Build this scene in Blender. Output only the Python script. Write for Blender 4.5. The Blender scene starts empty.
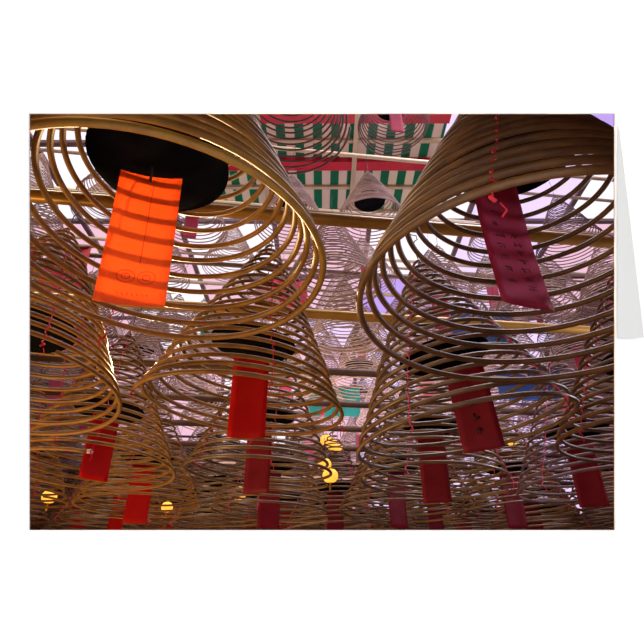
import bpy, bmesh, math, random
from mathutils import Vector, Matrix
R = math.radians
PI = math.pi
rnd = random.Random(11)
C = bpy.context.scene.collection
sc = bpy.context.scene

# ------------------------------------------------------------------ camera, world, lights, exposure
CAM = Vector((0, 0, 1.5))
PITCH = R(29.5)
cd = bpy.data.cameras.new('camera'); cam = bpy.data.objects.new('camera', cd); C.objects.link(cam)
cam.location = CAM; cam.rotation_euler = (R(90) + PITCH, 0, 0)
cd.sensor_width = 36; cd.lens = 36 * 500 / 644; cd.clip_start = .02; cd.clip_end = 100
sc.camera = cam
w = bpy.data.worlds.new('sky'); sc.world = w; w.use_nodes = True
w.node_tree.nodes['Background'].inputs[0].default_value = (1, 1, 1, 1)
w.node_tree.nodes['Background'].inputs[1].default_value = 1.5
sc.view_settings.view_transform = 'Standard'; sc.view_settings.look = 'None'
sc.view_settings.gamma = 1; sc.view_settings.exposure = 0
sc.view_settings.use_curve_mapping = False

def lamp(name, kind, loc, target, energy, col, size=.2, size_y=None, angle=60, blend=.5):
    ld = bpy.data.lights.new(name, kind); o = bpy.data.objects.new(name, ld); C.objects.link(o)
    o.location = loc; ld.energy = energy; ld.color = col
    if kind == 'AREA':
        ld.size = size
        if size_y: ld.shape = 'RECTANGLE'; ld.size_y = size_y
    else: ld.shadow_soft_size = size
    if kind == 'SPOT': ld.spot_size = R(angle); ld.spot_blend = blend
    d = Vector(target) - Vector(loc); o.rotation_euler = d.to_track_quat('-Z', 'Y').to_euler()
    return o
lamp('warm_lamp', 'SPOT', (-1.03, 2.60, 2.72), (-.46, 1.05, 2.36), 380, (1, .72, .38), .008, angle=42, blend=.6)
lamp('front_fill', 'SPOT', (-.75, .35, 3.2), (-.40, 1.0, 2.4), 28, (1, .60, .22), .12, angle=80, blend=.8)  # added fill, no source there; gilds the near rods
lamp('gold_fill', 'AREA', (-2.2, 1.75, 1.0), (-.6, 1.9, 2.6), 38, (1, .60, .22), .6, .4)
lamp('gold_back_fill', 'AREA', (-1.5, 4.6, .7), (-1.0, 4.2, 2.6), 30, (1, .52, .16), 2.5, 1.5)  # added low fill that warms the back rows at left
lamp('violet_fill', 'AREA', (3.4, 2.8, 3.0), (.9, 2.2, 2.4), 60, (.92, .86, 1), .8, .6)
lamp('violet_spot_fill', 'SPOT', (1.7, .62, 2.6), (.55, 1.06, 2.28), 38, (.9, .62, 1), .05, angle=24, blend=.8)  # added fill aimed at the crimson tag, no such source in the hall
lamp('pink_hall_fill', 'AREA', (.8, 7.5, 3.3), (.5, 8.3, 8), 240, (1, .84, .90), 5, 4)  # added upward fill that brightens the far coils, not a hall fixture
lamp('sky_fill_right', 'AREA', (2.2, 3.6, 8.3), (1.4, 3.6, 2), 330, (.95, .90, 1), 3, 3)  # area light added under the roof to strengthen the skylight
lamp('sky_fill_left', 'AREA', (-3.2, 3.6, 8.3), (-1.6, 3.8, 2), 220, (1, .86, .62), 2.5, 3)  # warm area light added under the roof, same use on the left

# ------------------------------------------------------------------ materials
def mat(name, col, rough=.6, metal=0, noise=None, nscale=20, emit=None, spec=.5, trans=False, tmix=.6):
    m = bpy.data.materials.new(name); m.use_nodes = True
    nt = m.node_tree; b = nt.nodes['Principled BSDF']
    b.inputs['Base Color'].default_value = (*col, 1); b.inputs['Roughness'].default_value = rough
    b.inputs['Metallic'].default_value = metal; b.inputs['Specular IOR Level'].default_value = spec
    if noise:
        tc = nt.nodes.new('ShaderNodeTexCoord'); n = nt.nodes.new('ShaderNodeTexNoise'); n.inputs['Scale'].default_value = nscale
        n.inputs['Detail'].default_value = 4
        r = nt.nodes.new('ShaderNodeValToRGB'); r.color_ramp.elements[0].position = .35; r.color_ramp.elements[1].position = .7
        r.color_ramp.elements[0].color = (*col, 1); r.color_ramp.elements[1].color = (*noise, 1)
        nt.links.new(tc.outputs['Object'], n.inputs['Vector']); nt.links.new(n.outputs['Fac'], r.inputs[0])
        nt.links.new(r.outputs[0], b.inputs['Base Color'])
        bp = nt.nodes.new('ShaderNodeBump'); bp.inputs['Strength'].default_value = .25; bp.inputs['Distance'].default_value = .002
        nt.links.new(n.outputs['Fac'], bp.inputs['Height']); nt.links.new(bp.outputs[0], b.inputs['Normal'])
    if emit:
        b.inputs['Emission Color'].default_value = (*emit[0], 1); b.inputs['Emission Strength'].default_value = emit[1]
    if trans:
        t = nt.nodes.new('ShaderNodeBsdfTranslucent'); t.inputs[0].default_value = (*(trans if isinstance(trans, tuple) else col), 1)
        mx = nt.nodes.new('ShaderNodeMixShader'); mx.inputs[0].default_value = tmix
        nt.links.new(b.outputs[0], mx.inputs[1]); nt.links.new(t.outputs[0], mx.inputs[2])
        nt.links.new(mx.outputs[0], nt.nodes['Material Output'].inputs[0])
    return m
M = {}
M['gold'] = mat('gold_lit_incense', (.18, .070, .003), .55, 0, (.31, .145, .010), 14)  # same incense as brown, the left side's warm light put into the colour
M['brown'] = mat('shaded_brown_incense', (.075, .026, .004), .5, 0, (.15, .06, .010), 14)  # darker copy of the incense, the right side's shade put into the colour
M['tan'] = mat('tan_incense', (.12, .056, .016), .38, 0, (.21, .115, .045), 12, spec=.8)
M['dark'] = mat('dark_incense', (.10, .045, .028), .5, 0, (.17, .08, .05), 14)
M['mauve'] = mat('hazy_pale_incense', (.32, .20, .18), .7, 0, (.46, .33, .30), 9)  # pale incense with distance haze put into the colour
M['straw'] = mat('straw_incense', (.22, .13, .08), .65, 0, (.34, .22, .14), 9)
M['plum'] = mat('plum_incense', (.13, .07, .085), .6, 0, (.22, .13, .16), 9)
M['pan'] = mat('black_enamel', (.004, .004, .006), 1, 0, (.008, .008, .009), 8, spec=0)
M['paper_orange'] = mat('orange_paper', (.88, .12, .015), .7, 0, (.95, .16, .025), 6, trans=(.95, .29, .10))
M['paper_red'] = mat('red_paper', (.62, .008, .012), .7, 0, (.75, .02, .02), 8, trans=(.8, .02, .02))
M['paper_crimson'] = mat('crimson_paper', (.30, .006, .03), .6, 0, (.42, .02, .06), 8, trans=(.45, .01, .06), tmix=.45)
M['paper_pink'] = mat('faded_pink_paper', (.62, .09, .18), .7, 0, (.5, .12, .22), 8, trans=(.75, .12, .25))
M['ink'] = mat('dark_ink', (.09, .005, .012), .8)
M['ink_red'] = mat('red_ink', (.42, .02, .01), .8)
M['ink_and_shadow'] = mat('faint_ink_and_shadow', (.62, .045, .012), .8)
M['cord'] = mat('red_cord', (.62, .01, .03), .8, 0, (.45, .01, .02), 60)
M['cord_pink'] = mat('pink_cord', (.75, .06, .2), .8)
M['wire'] = mat('black_wire', (.01, .01, .012), .5)
M['pole'] = mat('gilded_pole', (.42, .22, .03), .38, .25, (.55, .31, .06), 5)
M['pole_dark'] = mat('brown_pole', (.13, .07, .04), .5, 0, (.2, .11, .07), 5)
M['cream'] = mat('cream_paint', (.62, .50, .34), .6)
M['redpaint'] = mat('red_paint', (.62, .01, .04), .4)
M['blue'] = mat('blue_cloth', (.05, .10, .24), .8, trans=(.05, .12, .34))
M['teal'] = mat('teal_cloth', (.05, .35, .33), .8, trans=(.06, .5, .4))
M['white'] = mat('white_wall_paint', (.93, .93, .93), .9, spec=.1)
M['card'] = mat('shaded_card_stock', (.60, .60, .60), .8, spec=.2)  # white card, the back leaf's shade put into a greyer colour
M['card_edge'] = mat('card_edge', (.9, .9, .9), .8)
M['hallwall'] = mat('dark_hall_wall', (.10, .055, .045), .8, 0, (.16, .09, .07), 2)
M['floor'] = mat('hall_floor', (.14, .10, .085), .7, 0, (.2, .14, .12), 3)
M['ash'] = mat('grey_ash', (.45, .43, .42), .9, 0, (.7, .68, .66), 60)
M['lamp_gold'] = mat('glowing_amber_glass', (.8, .5, .1), .4, emit=((1, .45, .05), 1.3))
M['brass'] = mat('brass', (.5, .3, .05), .35, .7)
M['mullion'] = mat('window_frame_paint', (.22, .14, .15), .6)
M['glass_w'] = mat('frosted_white_glass', (.85, .84, .86), .6, trans=(.92, .88, .93), tmix=.93)
M['glass_p'] = mat('frosted_pink_glass', (.75, .55, .62), .6, trans=(.84, .66, .74), tmix=.93)
M['glass_v'] = mat('frosted_violet_glass', (.6, .48, .78), .6, trans=(.66, .54, .84), tmix=.93)
M['glass_l'] = mat('frosted_lilac_glass', (.6, .48, .78), .6, trans=(.84, .75, .92), tmix=.93)
def stripe_mat():
    m = bpy.data.materials.new('green_and_cream_stripes'); m.use_nodes = True; nt = m.node_tree; b = nt.nodes['Principled BSDF']
    b.inputs['Roughness'].default_value = .6
    tc = nt.nodes.new('ShaderNodeTexCoord'); s = nt.nodes.new('ShaderNodeSeparateXYZ')
    mu = nt.nodes.new('ShaderNodeMath'); mu.operation = 'MULTIPLY'; mu.inputs[1].default_value = 1 / .30
    fr = nt.nodes.new('ShaderNodeMath'); fr.operation = 'FRACT'; gt = nt.nodes.new('ShaderNodeMath'); gt.operation = 'GREATER_THAN'; gt.inputs[1].default_value = .5
    mx = nt.nodes.new('ShaderNodeMix'); mx.data_type = 'RGBA'; mx.inputs[6].default_value = (.80, .70, .58, 1); mx.inputs[7].default_value = (.008, .26, .13, 1)
    L = nt.links.new
    L(tc.outputs['Object'], s.inputs[0]); L(s.outputs[0], mu.inputs[0]); L(mu.outputs[0], fr.inputs[0]); L(fr.outputs[0], gt.inputs[0]); L(gt.outputs[0], mx.inputs[0])
    t = nt.nodes.new('ShaderNodeBsdfTranslucent'); ms = nt.nodes.new('ShaderNodeMixShader'); ms.inputs[0].default_value = .55
    L(mx.outputs[2], b.inputs['Base Color']); L(mx.outputs[2], t.inputs[0]); L(b.outputs[0], ms.inputs[1]); L(t.outputs[0], ms.inputs[2])
    L(ms.outputs[0], nt.nodes['Material Output'].inputs[0])
    return m
M['stripe'] = stripe_mat()

# ------------------------------------------------------------------ mesh helpers
def mesh(name, verts, faces, m, smooth=True):
    me = bpy.data.meshes.new(name); me.from_pydata([tuple(v) for v in verts], [], faces)
    if smooth: me.polygons.foreach_set('use_smooth', [True] * len(me.polygons))
    me.materials.append(m); me.update(); return me
def link(name, me, parent=None, loc=(0, 0, 0), rot=(0, 0, 0)):
    o = bpy.data.objects.new(name, me); C.objects.link(o); o.location = loc; o.rotation_euler = rot
    if parent: o.parent = parent
    return o
def tag(o, label=None, cat=None, group=None, kind=None):
    if label: o['label'] = label
    if cat: o['category'] = cat
    if group: o['group'] = group
    if kind: o['kind'] = kind
    return o
def empty(name, loc, rot=(0, 0, 0), sc_=1):
    o = bpy.data.objects.new(name, None); C.objects.link(o); o.location = loc; o.rotation_euler = rot; o.scale = (sc_,) * 3
    o.empty_display_size = .05
    return o
def tube(pts, rad, sides=8, cap=True):
    """sweep a circle along a polyline; rad may be a list"""
    n = len(pts); pts = [Vector(p) for p in pts]; V = []; F = []
    t0 = (pts[1] - pts[0]).normalized(); ref = Vector((0, 0, 1)) if abs(t0.z) < .9 else Vector((1, 0, 0))
    for i, p in enumerate(pts):
        t = (pts[min(i + 1, n - 1)] - pts[max(i - 1, 0)]).normalized()
        a = t.cross(ref); 
        if a.length < 1e-4: a = t.cross(Vector((0, 1, 0)))
        a.normalize(); b = a.cross(t).normalized(); ref = b
        r = rad[i] if isinstance(rad, list) else rad
        for k in range(sides):
            q = 2 * PI * k / sides; V.append(p + a * (r * math.cos(q)) + b * (r * math.sin(q)))
    for i in range(n - 1):
        for k in range(sides):
            k2 = (k + 1) % sides; F.append((i * sides + k, i * sides + k2, (i + 1) * sides + k2, (i + 1) * sides + k))
    if cap:
        F.append(tuple(range(sides))[::-1]); F.append(tuple(range((n - 1) * sides, n * sides)))
    return V, F
def join(*vf):
    V = []; F = []
    for v, f in vf:
        o = len(V); V += list(v); F += [tuple(i + o for i in q) for q in f]
    return V, F
def box(x0, y0, z0, x1, y1, z1):
    V = [Vector(p) for p in ((x0, y0, z0), (x1, y0, z0), (x1, y1, z0), (x0, y1, z0), (x0, y0, z1), (x1, y0, z1), (x1, y1, z1), (x0, y1, z1))]
    return V, [(0, 3, 2, 1), (4, 5, 6, 7), (0, 1, 5, 4), (1, 2, 6, 5), (2, 3, 7, 6), (3, 0, 4, 7)]
def lathe(prof, seg=32):
    V = []; F = []; n = len(prof)
    for (r, z) in prof:
        for k in range(seg):
            a = 2 * PI * k / seg; V.append(Vector((r * math.cos(a), r * math.sin(a), z)))
    for i in range(n - 1):
        for k in range(seg):
            k2 = (k + 1) % seg; F.append((i * seg + k, i * seg + k2, (i + 1) * seg + k2, (i + 1) * seg + k))
    return V, F

# ------------------------------------------------------------------ the hall (structure)
def struct(name, vf, m, smooth=False):
    o = link(name, mesh(name, vf[0], vf[1], m, smooth)); o['kind'] = 'structure'; return o
ROOF = 8.5
struct('floor', box(-7, 1.76, -.1, 7, 14.2, 0), M['floor'])
struct('floor', box(-7, -6, -.1, 7, 1.74, 0), M['white'])  # unseen white floor outside, added to bounce light onto the white wall
struct('wall_left', box(-7.1, -.3, 0, -7, 14.2, ROOF), M['hallwall'])
struct('wall_right', box(7, -.3, 0, 7.1, 14.2, ROOF), M['hallwall'])
struct('light_block_slab', box(-7, -.33, 3.72, 7, 1.25, 3.8), M['hallwall'])  # unseen slab, added to keep sky light off the near coils
struct('light_block_header', box(-7, 1.25, 3.72, 7, 1.32, ROOF), M['hallwall'])  # unseen panel, added to close off sky light above the slab
struct('wall_back', join(box(-7, 14.1, 0, 7, 14.2, 3.6), box(-7, 14.1, 3.6, .8, 14.2, 5.4)), M['hallwall'])
# frosted panes in the back wall and in the roof, with their bars
win = [0]
def pane(x0, y0, z0, x1, y1, z1, m):
    win[0] += 1
    return struct('window_%d' % win[0], box(x0, y0, z0, x1, y1, z1), m)
pr = random.Random(5)
def tint(x): return M[pr.choice(['glass_w', 'glass_w', 'glass_p'] if x < -2 else ['glass_w', 'glass_p', 'glass_p', 'glass_l'] if x < 1 else ['glass_v', 'glass_l', 'glass_l', 'glass_v', 'glass_w', 'glass_p'])]
for i in range(7):
    x = -7 + 2 * i
    pane(x, 14.12, 3.6, x + 2, 14.14, ROOF, tint(x))
    for j in range(6):
        y = 1.98 + 2.02 * j
        if j == 0: y0_, y1_ = 1.32, 4.0
        else: y0_, y1_ = y, y + 2.02
        pane(x, y0_, ROOF, x + 2, y1_, ROOF + .02, tint(x))
bars = []
for i in range(8):
    x = -7 + 2 * i; t = .05
    bars.append(box(x - t, 1.32, ROOF - .06, x + t, 14.1, ROOF - .005))
    bars.append(box(x - t, 14.05, 3.6, x + t, 14.11, ROOF - .06))
for j in range(7):
    y = 1.98 + 2.02 * j; t = .05
    bars.append(box(-7, y - t, ROOF - .07, 7, y + t, ROOF - .004))
for z in (3.7, 5.4, 7.0): bars.append(box(-7, 14.04, z - .03, 7, 14.1, z + .03))
struct('trim_1', join(*bars), M['mullion'])

# ------------------------------------------------------------------ added white mask wall in place of the plain backdrop, and the card's parts
fwd = Vector((0, math.cos(PITCH), math.sin(PITCH))); up = Vector((0, -math.sin(PITCH), math.cos(PITCH))); rt = Vector((1, 0, 0))
D = .78
def onwall(a, b, d=0): return CAM + rt * a + up * b + fwd * (D - d)      # a, b metres along the wall, d in front of it
WX, WY = .4571, .3253
def frame(ax0, ay0, ax1, ay1, bx0, by0, bx1, by1, d0, d1):
    V = []; F = []
    for d in (d0, d1):
        for (x, y) in ((ax0, ay0), (ax1, ay0), (ax1, ay1), (ax0, ay1), (bx0, by0), (bx1, by0), (bx1, by1), (bx0, by1)):
            V.append(onwall(x, y, d))
    for k in range(4):
        j = (k + 1) % 4
        F += [(8 + k, 8 + j, 12 + j, 12 + k), (k, 4 + k, 4 + j, j), (k, j, 8 + j, 8 + k), (4 + k, 12 + k, 12 + j, 4 + j)]
    return V, F
struct('mask_wall', frame(-7, -2.16, 7, 2.1, -WX - .003, -WY - .003, WX + .003, WY + .003, -.003, 0), M['white'])  # added wall, masks the hall down to the card's outline
struct('mask_wall', frame(-7, -2.16, 7, 2.1, -WX - .005, -WY - .005, WX + .005, WY + .005, -.012, -.0035), M['hallwall'])  # dark backing, added to stop white bounce into the hall
gc = empty('greeting_card', onwall(0, -WY))
tag(gc, 'white folded greeting card with its back leaf slanting out on the right', 'greeting card')
inv = Matrix.Translation(-gc.location)
v, f = frame(-WX - .0029, -WY - .0029, WX + .0029, WY + .0029, -WX, -WY, WX, WY, -.002, .0015)
link('opening_rim', mesh('opening_rim', [inv @ p for p in v], f, M['card_edge'], False), gc)  # thin rim only; the open view takes the place of the card's front
def leaf(pts, th):
    V = [onwall(*p) for p in pts] + [onwall(p[0], p[1], p[2] + th) for p in pts]; n = len(pts)
    F = [tuple(range(n))[::-1], tuple(range(n, 2 * n))] + [(k, (k + 1) % n, (k + 1) % n + n, k + n) for k in range(n)]
    return V, F
kx = D / 500
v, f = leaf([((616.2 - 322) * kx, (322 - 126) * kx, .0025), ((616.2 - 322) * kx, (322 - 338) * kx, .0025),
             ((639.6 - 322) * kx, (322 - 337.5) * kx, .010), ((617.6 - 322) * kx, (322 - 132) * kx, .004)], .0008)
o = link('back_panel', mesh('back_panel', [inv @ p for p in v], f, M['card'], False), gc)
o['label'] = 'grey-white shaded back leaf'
# ------------------------------------------------------------------ incense coils
def coil_mesh(name, m, turns=18.9, seg=64, sides=8, rb=.45, H=.92, rod=.0092, seed=0, a=.88, z0=0, wob=1.0, dirn=1):
    q = random.Random(seed); n = int(turns * seg)
    jz = [q.uniform(-.007, .007) * wob for _ in range(int(turns) + 3)]
    ph = [q.uniform(0, 6.28) for _ in range(4)]
    pts = []; rads = []
    for i in range(n + 1):
        t = i / seg; u = min(t / turns, .9995)
        k = int(t); fr = t - k; dz = jz[k] * (1 - fr) + jz[k + 1] * fr
        z = H * u + dz * (1 - u) * (1 if t > 0 else 1)
        r = rb * (1 - u) ** a + .004
        th = dirn * 2 * PI * t
        r *= 1 + wob * (.010 * math.sin(2 * th / 1 + ph[0]) + .006 * math.sin(3.13 * th + ph[1]) + .006 * math.sin(.37 * th + ph[2]))
        z += wob * .005 * math.sin(1.07 * th + ph[3]) * (1 - u)
        pts.append((r * math.cos(th), r * math.sin(th), z + z0)); rads.append(rod * (1 - .25 * u))
    v, f = tube(pts, rads, sides)
    return mesh(name, v, f, m)
def prof(z, rb=.45, H=.92, a=.88): return rb * max(0, 1 - z / H) ** a + .004
def cord_mesh(name, m, ang, seed):
    q = random.Random(seed); pts = []; rads = []
    for i in range(70):
        z = -.012 + i / 69 * .87
        r = prof(max(z, 0)) + (.011 if i % 4 < 2 else .004)
        aa = ang + .02 * math.sin(z * 9 + seed) + q.uniform(-.006, .006) / max(r, .1)
        pts.append((r * math.cos(aa), r * math.sin(aa), z)); rads.append(.0042 if i % 8 == 0 or i < 2 else .0019)
    v, f = tube(pts, rads, 5)
    tail = tube([(prof(0) * math.cos(ang), prof(0) * math.sin(ang), -.01), (prof(0) * math.cos(ang + .02), prof(0) * math.sin(ang + .02), -.03), (prof(0) * math.cos(ang), prof(0) * math.sin(ang), -.042)], .0018, 4)
    return mesh(name, *join((v, f), tail), m)
def pan_mesh():
    return mesh('ash_pan', *lathe([(.002, -.035), (.09, -.033), (.15, -.022), (.19, -.002), (.200, .010), (.203, .012), (.198, .014), (.188, .004), (.15, -.014), (.09, -.024), (.002, -.026)], 40), M['pan'])
PAN = pan_mesh()
def wire_mesh(top, seed=0):
    q = random.Random(seed)
    pts = [(0, 0, .88)] + [(q.uniform(-.006, .006), q.uniform(-.006, .006), .88 + (top - .94) * k / 6) for k in range(1, 6)]
    z = top - .06
    pts += [(.012, 0, z), (.03, .004, z + .012), (.028, 0, z + .035), (.004, -.004, z + .04), (-.012, 0, z + .06)]
    return mesh('hanging_wire', *tube(pts, .0028, 5), M['wire'])
cache = {}
def coilm(mk, lod, seed, dirn=1):
    key = (mk, lod, seed, dirn)
    if key not in cache:
        seg, sides, rod = {0: (80, 10, .0092), 1: (52, 7, .0085), 2: (36, 5, .0082)}[lod]
        cache[key] = coil_mesh('spiral_' + mk, M[mk], seg=seg, sides=sides, seed=seed, turns=(18.7, 19.1, 19.5)[seed % 3] + (0, 2, 3)[lod], rod=rod, dirn=dirn)
    return cache[key]
wires = {}; cords = {}
def coil(x, y, z, label, mk='brown', lod=1, seed=0, rz=0, tilt=(0, 0), cordm=None, cord_angs=(), pan=True, wire=1.10, s=1, dirn=1, group=None, pan_off=(0, 0), pan_z=.37):
    t = empty('incense_coil', (x, y, z + 1.5), (tilt[1], -tilt[0], 0), s)
    tag(t, label, 'incense coil', group)
    link('spiral', coilm(mk, lod, seed, dirn), t, rot=(0, 0, rz))
    if pan: link('ash_pan', PAN, t, (pan_off[0], pan_off[1], pan_z))
    k = round(wire, 2)
    if k not in wires: wires[k] = wire_mesh(wire, int(k * 100))
    link('hanging_wire', wires[k], t)
    for a in cord_angs:
        key = (cordm, round(a, 2))
        if key not in cords: cords[key] = cord_mesh('tie_cord', M[cordm or 'cord'], a, int(a * 10))
        link('tie_cord', cords[key], t)
    return t

def paper_mesh(w_, h, m, bend=.012, seed=0):
    q = random.Random(seed); V = []; F = []; nx, nz = 6, 12
    b = q.uniform(.4, 1) * bend; c = q.uniform(-1, 1) * bend
    for s in (0, 1):
        for j in range(nz + 1):
            for i in range(nx + 1):
                u = i / nx - .5; v_ = j / nz
                V.append(Vector((u * w_, (b * (1 - 4 * u * u) + c * math.sin(v_ * 3) + .001 * s), -h * v_)))
    k = (nx + 1) * (nz + 1)
    for j in range(nz):
        for i in range(nx):
            p = j * (nx + 1) + i
            F.append((p, p + nx + 1, p + nx + 2, p + 1)); F.append((p + k, p + k + 1, p + k + nx + 2, p + k + nx + 1))
    rim = [i for i in range(nx + 1)] + [(nx + 1) * j + nx for j in range(1, nz + 1)] + [(nx + 1) * nz + i for i in range(nx - 1, -1, -1)] + [(nx + 1) * j for j in range(nz - 1, 0, -1)]
    for i in range(len(rim)):
        a, b_ = rim[i], rim[(i + 1) % len(rim)]; F.append((a, b_, b_ + k, a + k))
    return mesh('paper', V, F, m), b, c
papers = {}
def prayer_tag(x, y, ztop, rz, mk, label, w_=.168, h=.43, string=.06, seed=0, ink=None, tilt=0, group=None):
    t = empty('prayer_tag', (x, y, ztop + 1.5), (0, tilt, rz))
    tag(t, label, 'paper tag', group)
    key = (mk, seed % 4, w_, h)
    if key not in papers: papers[key] = paper_mesh(w_, h, M[mk], .012, seed % 4)
    me, b, c = papers[key]
    link('paper', me, t)
    if string:
        link('string', mesh('string', *tube([(0, -.004, -.035), (.001, -.016, -.012), (0, -.014, .012), (.002, -.008, string)], .0036, 6), M['wire']), t)
    if ink:
        me2 = ink(w_, h, b, c); me2 and link('writing', me2, t)
    return t

def strokes(segs, w_, h, b, c, m, r=.0016):
    parts = []
    for s in segs:
        pts = []
        for (u, v_) in s: pts.append((u * w_, b * (1 - 4 * u * u) + c * math.sin(v_ * 3) - .0008, -h * v_))
        parts.append(tube(pts, r, 4))
    return mesh('writing', *join(*parts), m)
def ink_shadow_left(w_, h, b, c):
    S = []
    for cx in (-.13, .17):                                   # the two faint oval stamps near the foot
        S.append([(cx + .13 * math.cos(a * PI / 8), .80 + .045 * math.sin(a * PI / 8)) for a in range(17)])
        S.append([(cx + .06 * math.cos(a * PI / 5), .80 + .02 * math.sin(a * PI / 5)) for a in range(11)])
    for k in range(7): S.append([(-.22 + k * .07, .915), (-.19 + k * .07, .93 + .006 * (k % 2))])
    S.append([(.05, .08), (.045, .4), (.04, .7)]);  # string's cast shadow down the middle, drawn as a faint stroke
    return strokes(S, w_, h, b, c, M['ink_and_shadow'], .0009)
def ink_column(cols, m, seed, r=.0015, size=.05):
    def fn(w_, h, b, c):
        q = random.Random(seed); S = []
        for cx, v0, v1, n in cols:
            for k in range(n):
                cy = v0 + (v1 - v0) * k / n
                for _ in range(5):
                    if q.random() < .5: y = cy + q.uniform(-.3, .3) * size; S.append([(cx - .1 * q.uniform(.5, 1), y), (cx + .1 * q.uniform(.5, 1), y - .004)])
                    else: xx = cx + q.uniform(-.08, .08); S.append([(xx, cy - .35 * size), (xx + q.uniform(-.04, .04), cy + .4 * size)])
        return strokes(S, w_, h, b, c, M[m], r)
    return fn

# ---- the near coils, one by one (heights are above the camera's eye level)
A4 = (.3, 1.9, 3.5, 5.1)
near = [
 # x, y, z, label, mat, lod, seed, rz, tilt, cordm, angles, pan_off, pan_z
 (-.435, 1.05, .74, 'largest golden incense coil, at upper left above the orange paper tag', 'gold', 0, 0, 3.1, (-.03, 0), 'cord', (2.2, 4.3), (-.055, .0), .375, 1),
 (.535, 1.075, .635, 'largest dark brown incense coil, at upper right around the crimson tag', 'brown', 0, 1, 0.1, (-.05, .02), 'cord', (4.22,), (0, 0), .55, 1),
 (-.36, 2.12, .735, 'golden brown incense coil around the plain red tag, left of centre', 'gold', 0, 2, 3.6, (-.10, .03), 'cord', (3.5, 5.1, .15, 1.6), (0, 0), .33, 1),
 (.60, 2.04, .60, 'brown incense coil right of centre, around the dark red tag with writing', 'tan', 0, 3, 2.2, (.13, 0), 'cord_pink', (4.0, 5.3), (0, 0), .37, 1),
 (-1.28, 1.86, .74, 'golden incense coil cut off by the left edge, below the largest golden coil', 'gold', 0, 4, 5.6, (0, -.12), 'cord', (4.9, 5.5, 1.5), (0, 0), .30, 1),
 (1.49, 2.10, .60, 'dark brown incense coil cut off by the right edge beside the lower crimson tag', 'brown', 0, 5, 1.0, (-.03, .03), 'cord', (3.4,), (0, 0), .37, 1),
]
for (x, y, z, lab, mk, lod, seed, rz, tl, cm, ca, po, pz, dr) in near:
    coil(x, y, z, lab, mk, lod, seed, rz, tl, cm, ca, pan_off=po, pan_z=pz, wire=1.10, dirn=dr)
prayer_tag(-.485, 1.034, 1.07, R(14), 'paper_orange', 'bright orange paper tag with red shadow stripes, hung in the upper left coil', seed=0, string=.07, ink=ink_shadow_left, tilt=R(-2))
prayer_tag(.498, 1.06, 1.08, R(22), 'paper_crimson', 'crimson paper tag with columns of faint handwriting, in the upper right coil', seed=1, ink=ink_column([(-.12, .12, .9, 9), (.22, .45, .92, 7)], 'ink', 4, .0009, .045), tilt=R(-3))
prayer_tag(-.335, 2.16, 1.08, R(4), 'paper_red', 'plain bright red paper tag in the golden brown coil left of centre', h=.44, seed=2)
prayer_tag(.63, 2.05, .97, R(-20), 'paper_crimson', 'dark red paper tag with black characters in the coil right of centre', h=.42, seed=3, ink=ink_column([(0, .35, .95, 4)], 'ink', 8, .003, .1), tilt=R(-5))

# ---- the low rows behind them
low = [(3.07, 0), (4.06, 0), (4.87, 0), (5.7, 0), (6.55, 0), (7.4, 0), (8.25, 0), (9.1, 0)]
ordw = ['first', 'second', 'third', 'fourth', 'fifth', 'sixth', 'seventh', 'eighth', 'ninth', 'tenth', 'eleventh', 'twelfth', 'thirteenth', 'fourteenth']
def inview(x, y, z, marg=.5):
    d = y * math.cos(PITCH) + z * math.sin(PITCH); v = -y * math.sin(PITCH) + z * math.cos(PITCH)
    m = marg / d
    return abs(x) / d < .586 + m and -.418 - m < v / d < .418 + m
rows = ['second', 'third', 'fourth', 'fifth', 'sixth', 'seventh', 'eighth', 'ninth']
explicit = {0: [(-2.25, 2.8, .62), (-1.29, 2.87, .64), (-.38, 3.06, .67), (.68, 3.12, .63), (1.68, 3.2, .62), (2.68, 3.25, .55)]}
tagmats = ['paper_crimson', 'paper_red', 'paper_crimson', 'paper_red']
lowpos = [(a[0], a[1]) for a in near]
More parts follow.
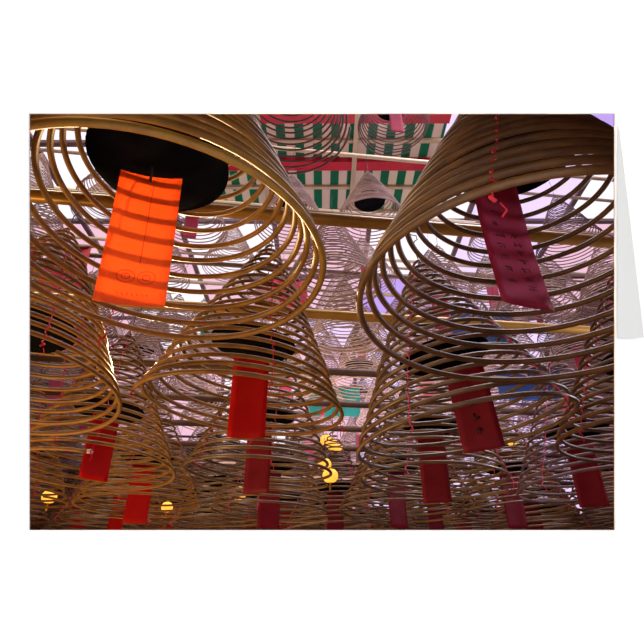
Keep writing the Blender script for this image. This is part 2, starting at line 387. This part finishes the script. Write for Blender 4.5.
for r, (y0, dzr) in enumerate(low):
    if r in explicit: P = explicit[r]
    else:
        n = 16; P = []
        for k in range(-n, n):
            x = (k + (.5 if r % 2 else 0)) * .97 + .1 + rnd.uniform(-.02, .02); y = y0 + .12 * x
            z = .64 + rnd.uniform(-.05, .05) + (.03 * r if r > 3 else 0)
            if inview(x, y, z + .4, .6) and abs(x) < 6.4: P.append((x, y, z))
    lowpos += [(a[0], a[1]) for a in P]
    for k, (x, y, z) in enumerate(P):
        mk = 'gold' if x < -.6 and r < 2 else ('tan' if x < 1.2 or rnd.random() < .5 else 'plum')
        if r >= 3: mk = rnd.choice(['tan', 'brown'])
        lab = 'brown incense coil in the %s low row back, %s from the left' % (rows[r], ordw[k])
        burnt = r == 0 and k == 1
        cc = coil(x, y, z, lab, mk, 0 if r == 0 else (1 if r < 5 else 2), rnd.randrange(6), (R(-72) if burnt else rnd.uniform(0, 6)), ((.6 if r else 1) * rnd.uniform(-.07, .07), (.6 if r else 1) * rnd.uniform(-.05, .05)),
             rnd.choice(['cord', 'cord_pink']), (rnd.uniform(3.3, 4.2), rnd.uniform(4.6, 5.8)) if r < 3 else (), wire=1.8 - z, dirn=-1 if burnt else 1)
        if burnt:
            a = R(-72); link('ash_tip', mesh('ash_tip', *tube([(.454 * math.cos(a), .454 * math.sin(a), 0), (.454 * math.cos(a + .03), .454 * math.sin(a + .03), .001), (.452 * math.cos(a + .06), .452 * math.sin(a + .06), -.004)], [.0098, .0105, .007], 10), M['ash']), cc)
        if rnd.random() < (.8 if r < 5 else .3) or r == 0:
            prayer_tag(x + rnd.uniform(-.02, .02), y, z + (.40 if burnt else .33), (.85 if burnt else rnd.uniform(-.6, .6)), ('paper_crimson' if x > -.6 or rnd.random() < .4 else 'paper_red') if not (r > 1 and rnd.random() < .3) else 'paper_pink',
                       'red paper tag under the coil in the %s low row back, %s from the left' % (rows[r], ordw[k]), seed=rnd.randrange(4))

# ---- the high rows far behind, under the roof
placed = [(-.26, 2.45, 3.0, 1), (.90, 4.25, 5.2, 1), (.62, 4.9, 4.2, 1), (-.40, 4.9, 4.15, 1), (.10, 3.9, 2.55, 1)]
LV = ((2.58, 3.75, .12, (4.2, 5.3, 6.4, 7.5, 8.6, 9.7, 10.8, 11.9, 13.0), 'middle-height'), (4.15, 5.6, .12, (5.0, 6.2, 7.4, 8.6, 9.8, 11.2, 12.6), 'topmost'),
      (5.25, 6.6, .12, (5.2, 6.4, 7.6, 9.0, 10.1, 11.3, 12.5), 'under-roof'))
for lvl, (z0, zp, sl, ys, nm) in enumerate(LV):
    for j, y0 in enumerate(ys):
        row = []
        k0 = rnd.uniform(0, 1)
        for k in range(-9, 10):
            s_ = rnd.uniform(.92, 1.04)
            x = (k + k0) * 1.0 + rnd.uniform(-.02, .02); y = y0 + sl * x; z = z0 + rnd.uniform(-.25, .25)
            if lvl == 0 and j == 0 and x > -2.2 and x < .9: continue
            if any(math.hypot(x - p[0], y - p[1]) < .47 * (s_ + p[3]) and abs(z - p[2]) < 1.25 for p in placed): continue
            if lvl == 2 and y < 9.0 and -3.1 < x < 2.7: continue
            if lvl and y < 6.8 and (-.45 < x < .35): continue
            if inview(x, y, z, .4) and abs(x) < 6.3: row.append((x, y, z, s_))
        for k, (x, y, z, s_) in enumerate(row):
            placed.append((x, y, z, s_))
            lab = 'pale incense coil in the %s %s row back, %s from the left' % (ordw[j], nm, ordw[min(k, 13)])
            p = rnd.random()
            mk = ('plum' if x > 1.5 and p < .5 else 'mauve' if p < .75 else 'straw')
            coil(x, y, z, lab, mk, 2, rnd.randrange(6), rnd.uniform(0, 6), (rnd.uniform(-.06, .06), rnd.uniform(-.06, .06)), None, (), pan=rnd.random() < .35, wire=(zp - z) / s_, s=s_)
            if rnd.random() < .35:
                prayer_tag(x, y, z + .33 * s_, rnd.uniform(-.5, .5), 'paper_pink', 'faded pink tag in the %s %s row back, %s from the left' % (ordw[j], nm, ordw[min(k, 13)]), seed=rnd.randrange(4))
# individually placed high coils near the top of the view
coil(-.26, 2.45, 3.0, 'dark incense coil seen from below at the top middle', 'plum', 1, 1, 0, (0, 0), None, (), pan=False, wire=1.1)
coil(.90, 4.25, 5.2, 'small incense coil with a black pan at the top, right of the middle', 'plum', 1, 2, 1, (0, 0), None, (), wire=1.1)
prayer_tag(.93, 4.2, 5.50, .2, 'paper_pink', 'small pink tag hanging at the top, right of the middle', seed=1)
coil(.62, 4.9, 4.2, 'pale bell-shaped incense coil with a dark pan, against the striped awning', 'mauve', 1, 0, 1, (0, 0), None, (), wire=1.4)
coil(-.40, 4.9, 4.15, 'pale bell-shaped incense coil against the awning, beside the large golden coil', 'mauve', 1, 4, 1, (0, 0), None, (), wire=1.45)
coil(.10, 3.9, 2.55, 'mauve incense coil between the two largest coils', 'mauve', 1, 4, 2, (0, 0), None, (), pan=False, wire=1.2)

# ------------------------------------------------------------------ poles the coils hang from
def pole(y, z, rad, label, m, x0=-6.9, x1=6.9, slope=.12, name='hanging_pole', group=None):
    pts = [(x0 + (x1 - x0) * k / 10, y + slope * (x0 + (x1 - x0) * k / 10), z + 1.5) for k in range(11)]
    c = Vector(pts[5]); o = link(name, mesh(name, *tube([Vector(p) - c for p in pts], rad, 14), M[m]), None, c)
    tag(o, label, 'pole', group)
for i, (y, lab) in enumerate(((1.08, 'gilded pole nearest the viewer, above the two largest coils'), (2.06, 'thick gilded pole crossing between the two largest coils'),
                 (3.07, 'gilded pole crossing the middle, second one down in the gap'), (4.06, 'brown pole crossing the middle, third one down in the gap'), (4.87, 'brown pole crossing the middle, fourth one down in the gap'),
                 (5.7, 'brown pole over the fifth low row of coils'), (6.55, 'brown pole over the sixth low row of coils'), (7.4, 'brown pole over the seventh low row of coils'), (8.25, 'brown pole over the eighth low row of coils'), (9.1, 'brown pole over the ninth low row of coils'))):
    pole(y, 1.8, .034, lab, 'pole' if i < 3 else 'pole_dark')
for i, y in enumerate((5.0, 6.2, 7.4, 8.6, 9.8, 11.2, 12.6)):
    pole(y, 5.6, .03, 'thin cream pole high under the roof, %s from the front' % ordw[i], 'cream')
for i, y in enumerate((4.2, 5.3, 6.4, 7.5, 8.6, 9.7, 10.8, 11.9, 13.0)):
    pole(y, 3.75, .03, 'thin brown pole at middle height, %s from the front' % ordw[i], 'pole_dark')

for i, y in enumerate((9.0, 10.1, 11.3, 12.5)):
    pole(y, 6.6, .03, 'thin cream pole right under the roof glass at the far end, %s from the front' % ordw[i], 'cream')
for i, y in enumerate((5.2, 6.4, 7.6)):
    pole(y, 6.6, .03, 'thin cream pole right under the roof glass at the left side, %s from the front' % ordw[i], 'cream', x1=-2.6)
    pole(y, 6.6, .03, 'thin cream pole right under the roof glass at the right side, %s from the front' % ordw[i], 'cream', x0=2.3)
# ------------------------------------------------------------------ striped awning with red rails under the roof
aw = empty('striped_awning', (0, 6.5, 8.2)); tag(aw, 'green and cream striped awning under the roof at the top middle', 'awning')
link('awning_cloth', mesh('awning_cloth', *box(-2.4, -1.9, 0, 2.0, .95, .02), M['stripe'], False), aw)
for y in (-1.30, -.32):
    link('rail', mesh('rail', *box(-2.4, y - .10, -.12, 2.0, y + .10, -.01), M['redpaint'], False), aw)
for y in (-.8, .25, .9):
    link('rail', mesh('rail', *box(-2.4, y - .03, -.07, 2.0, y + .03, -.01), M['cream'], False), aw)
for x in (-1.0, .55):
    link('rail', mesh('rail', *box(x - .04, -1.9, -.14, x + .04, .95, -.10), M['cream'], False), aw)

# ------------------------------------------------------------------ lanterns low at the back
def lantern(x, y, z, label, s=1):
    cand = [(x + .06 * i, y + .06 * j) for i in range(-6, 7) for j in range(-8, 9)]
    x, y = max(cand, key=lambda c: min(min(math.hypot(c[0] - a, c[1] - b) for a, b in lowpos), .53) - .03 * math.hypot(c[0] - x, c[1] - y))
    t = empty('hanging_lantern', (x, y, z + 1.5), sc_=s); tag(t, label, 'lantern')
    link('lamp_shade', mesh('lamp_shade', *lathe([(.03, -.10), (.08, -.085), (.115, -.04), (.12, 0), (.115, .04), (.08, .085), (.03, .10)], 20), M['lamp_gold']), t)
    link('cap', mesh('cap', *lathe([(.002, .13), (.035, .125), (.04, .098), (.002, .097)], 12), M['brass']), t)
    link('tassel', mesh('tassel', *lathe([(.002, -.097), (.03, -.1), (.012, -.13), (.02, -.22), (.002, -.22)], 8), M['brass']), t)
    link('hanging_wire', mesh('hanging_wire', *tube([(0, 0, .12), (.003, 0, .3), (0, 0, .5)], .004, 5), M['wire']), t)
for (x, y, z, lab, s) in ((-.12, 5.5, 1.55, 'amber lantern glowing behind the golden brown coil, left of centre', .6), (.02, 5.3, 1.22, 'amber lantern glowing below the centre', .55),
                          (-1.9, 4.5, .78, 'small amber lantern near the bottom left corner', .5), (-1.25, 4.45, .72, 'small amber lantern at the bottom, left', .4),
                          (-.10, 4.4, 1.05, 'amber lantern low behind the coils at the centre', .5), (.35, 5.6, 1.5, 'amber lantern just right of the centre', .45),
                          (-1.3, 5.4, 1.1, 'small amber lantern among the low coils at left', .7), (2.6, 6.6, 1.9, 'amber lantern behind the dark red tag at right', .55),
                          (.25, 4.5, .95, 'amber lantern low in the middle gap, lowest of the central lanterns', .55), (.05, 6.2, 1.75, 'amber lantern high in the middle gap, uppermost of the central lanterns', .6),
                          (-.75, 5.4, 1.0, 'amber lantern behind the coils between the two left red tags', .5)):
    lantern(x, y, z, lab, s)
# ------------------------------------------------------------------ cloth banners among the high coils
def banner(x, y, z, w_, h, m, label, rz=0):
    V = []; F = []
    for s in (0, 1):
        for j in range(9):
            for i in range(9): V.append(Vector(((i / 8 - .5) * w_, .02 * math.sin(i * 1.3 + j * .5) + .004 * s, -h * j / 8)))
    for j in range(8):
        for i in range(8):
            p = j * 9 + i; F += [(p, p + 9, p + 10, p + 1), (p + 81, p + 82, p + 91, p + 90)]
    t = empty('hanging_banner', (x, y, z + 1.5), (0, 0, rz)); tag(t, label, 'banner')
    link('cloth', mesh('cloth', V, F, M[m]), t)
    link('rod', mesh('rod', *tube([(-w_ / 2 - .05, 0, 0), (w_ / 2 + .05, 0, 0)], .015, 8), M['pole_dark']), t)
banner(-.55, 5.7, 3.9, .7, .6, 'redpaint', 'red cloth banner beside the large golden coil, below the first pole')
banner(-2.9, 4.6, 3.6, .5, .6, 'redpaint', 'red cloth banner near the left edge, high up')
banner(2.9, 6.5, 2.95, .9, .5, 'blue', 'blue cloth banner at right among the violet coils')
banner(.2, 7.5, 3.05, .8, .5, 'teal', 'teal cloth banner in the middle gap between the coils')
banner(-1.4, 6.5, 3.6, .8, .25, 'teal', 'teal cloth banner under the orange tag')
banner(1.9, 5.2, 3.1, .7, .5, 'blue', 'blue cloth banner behind the upper right coil')
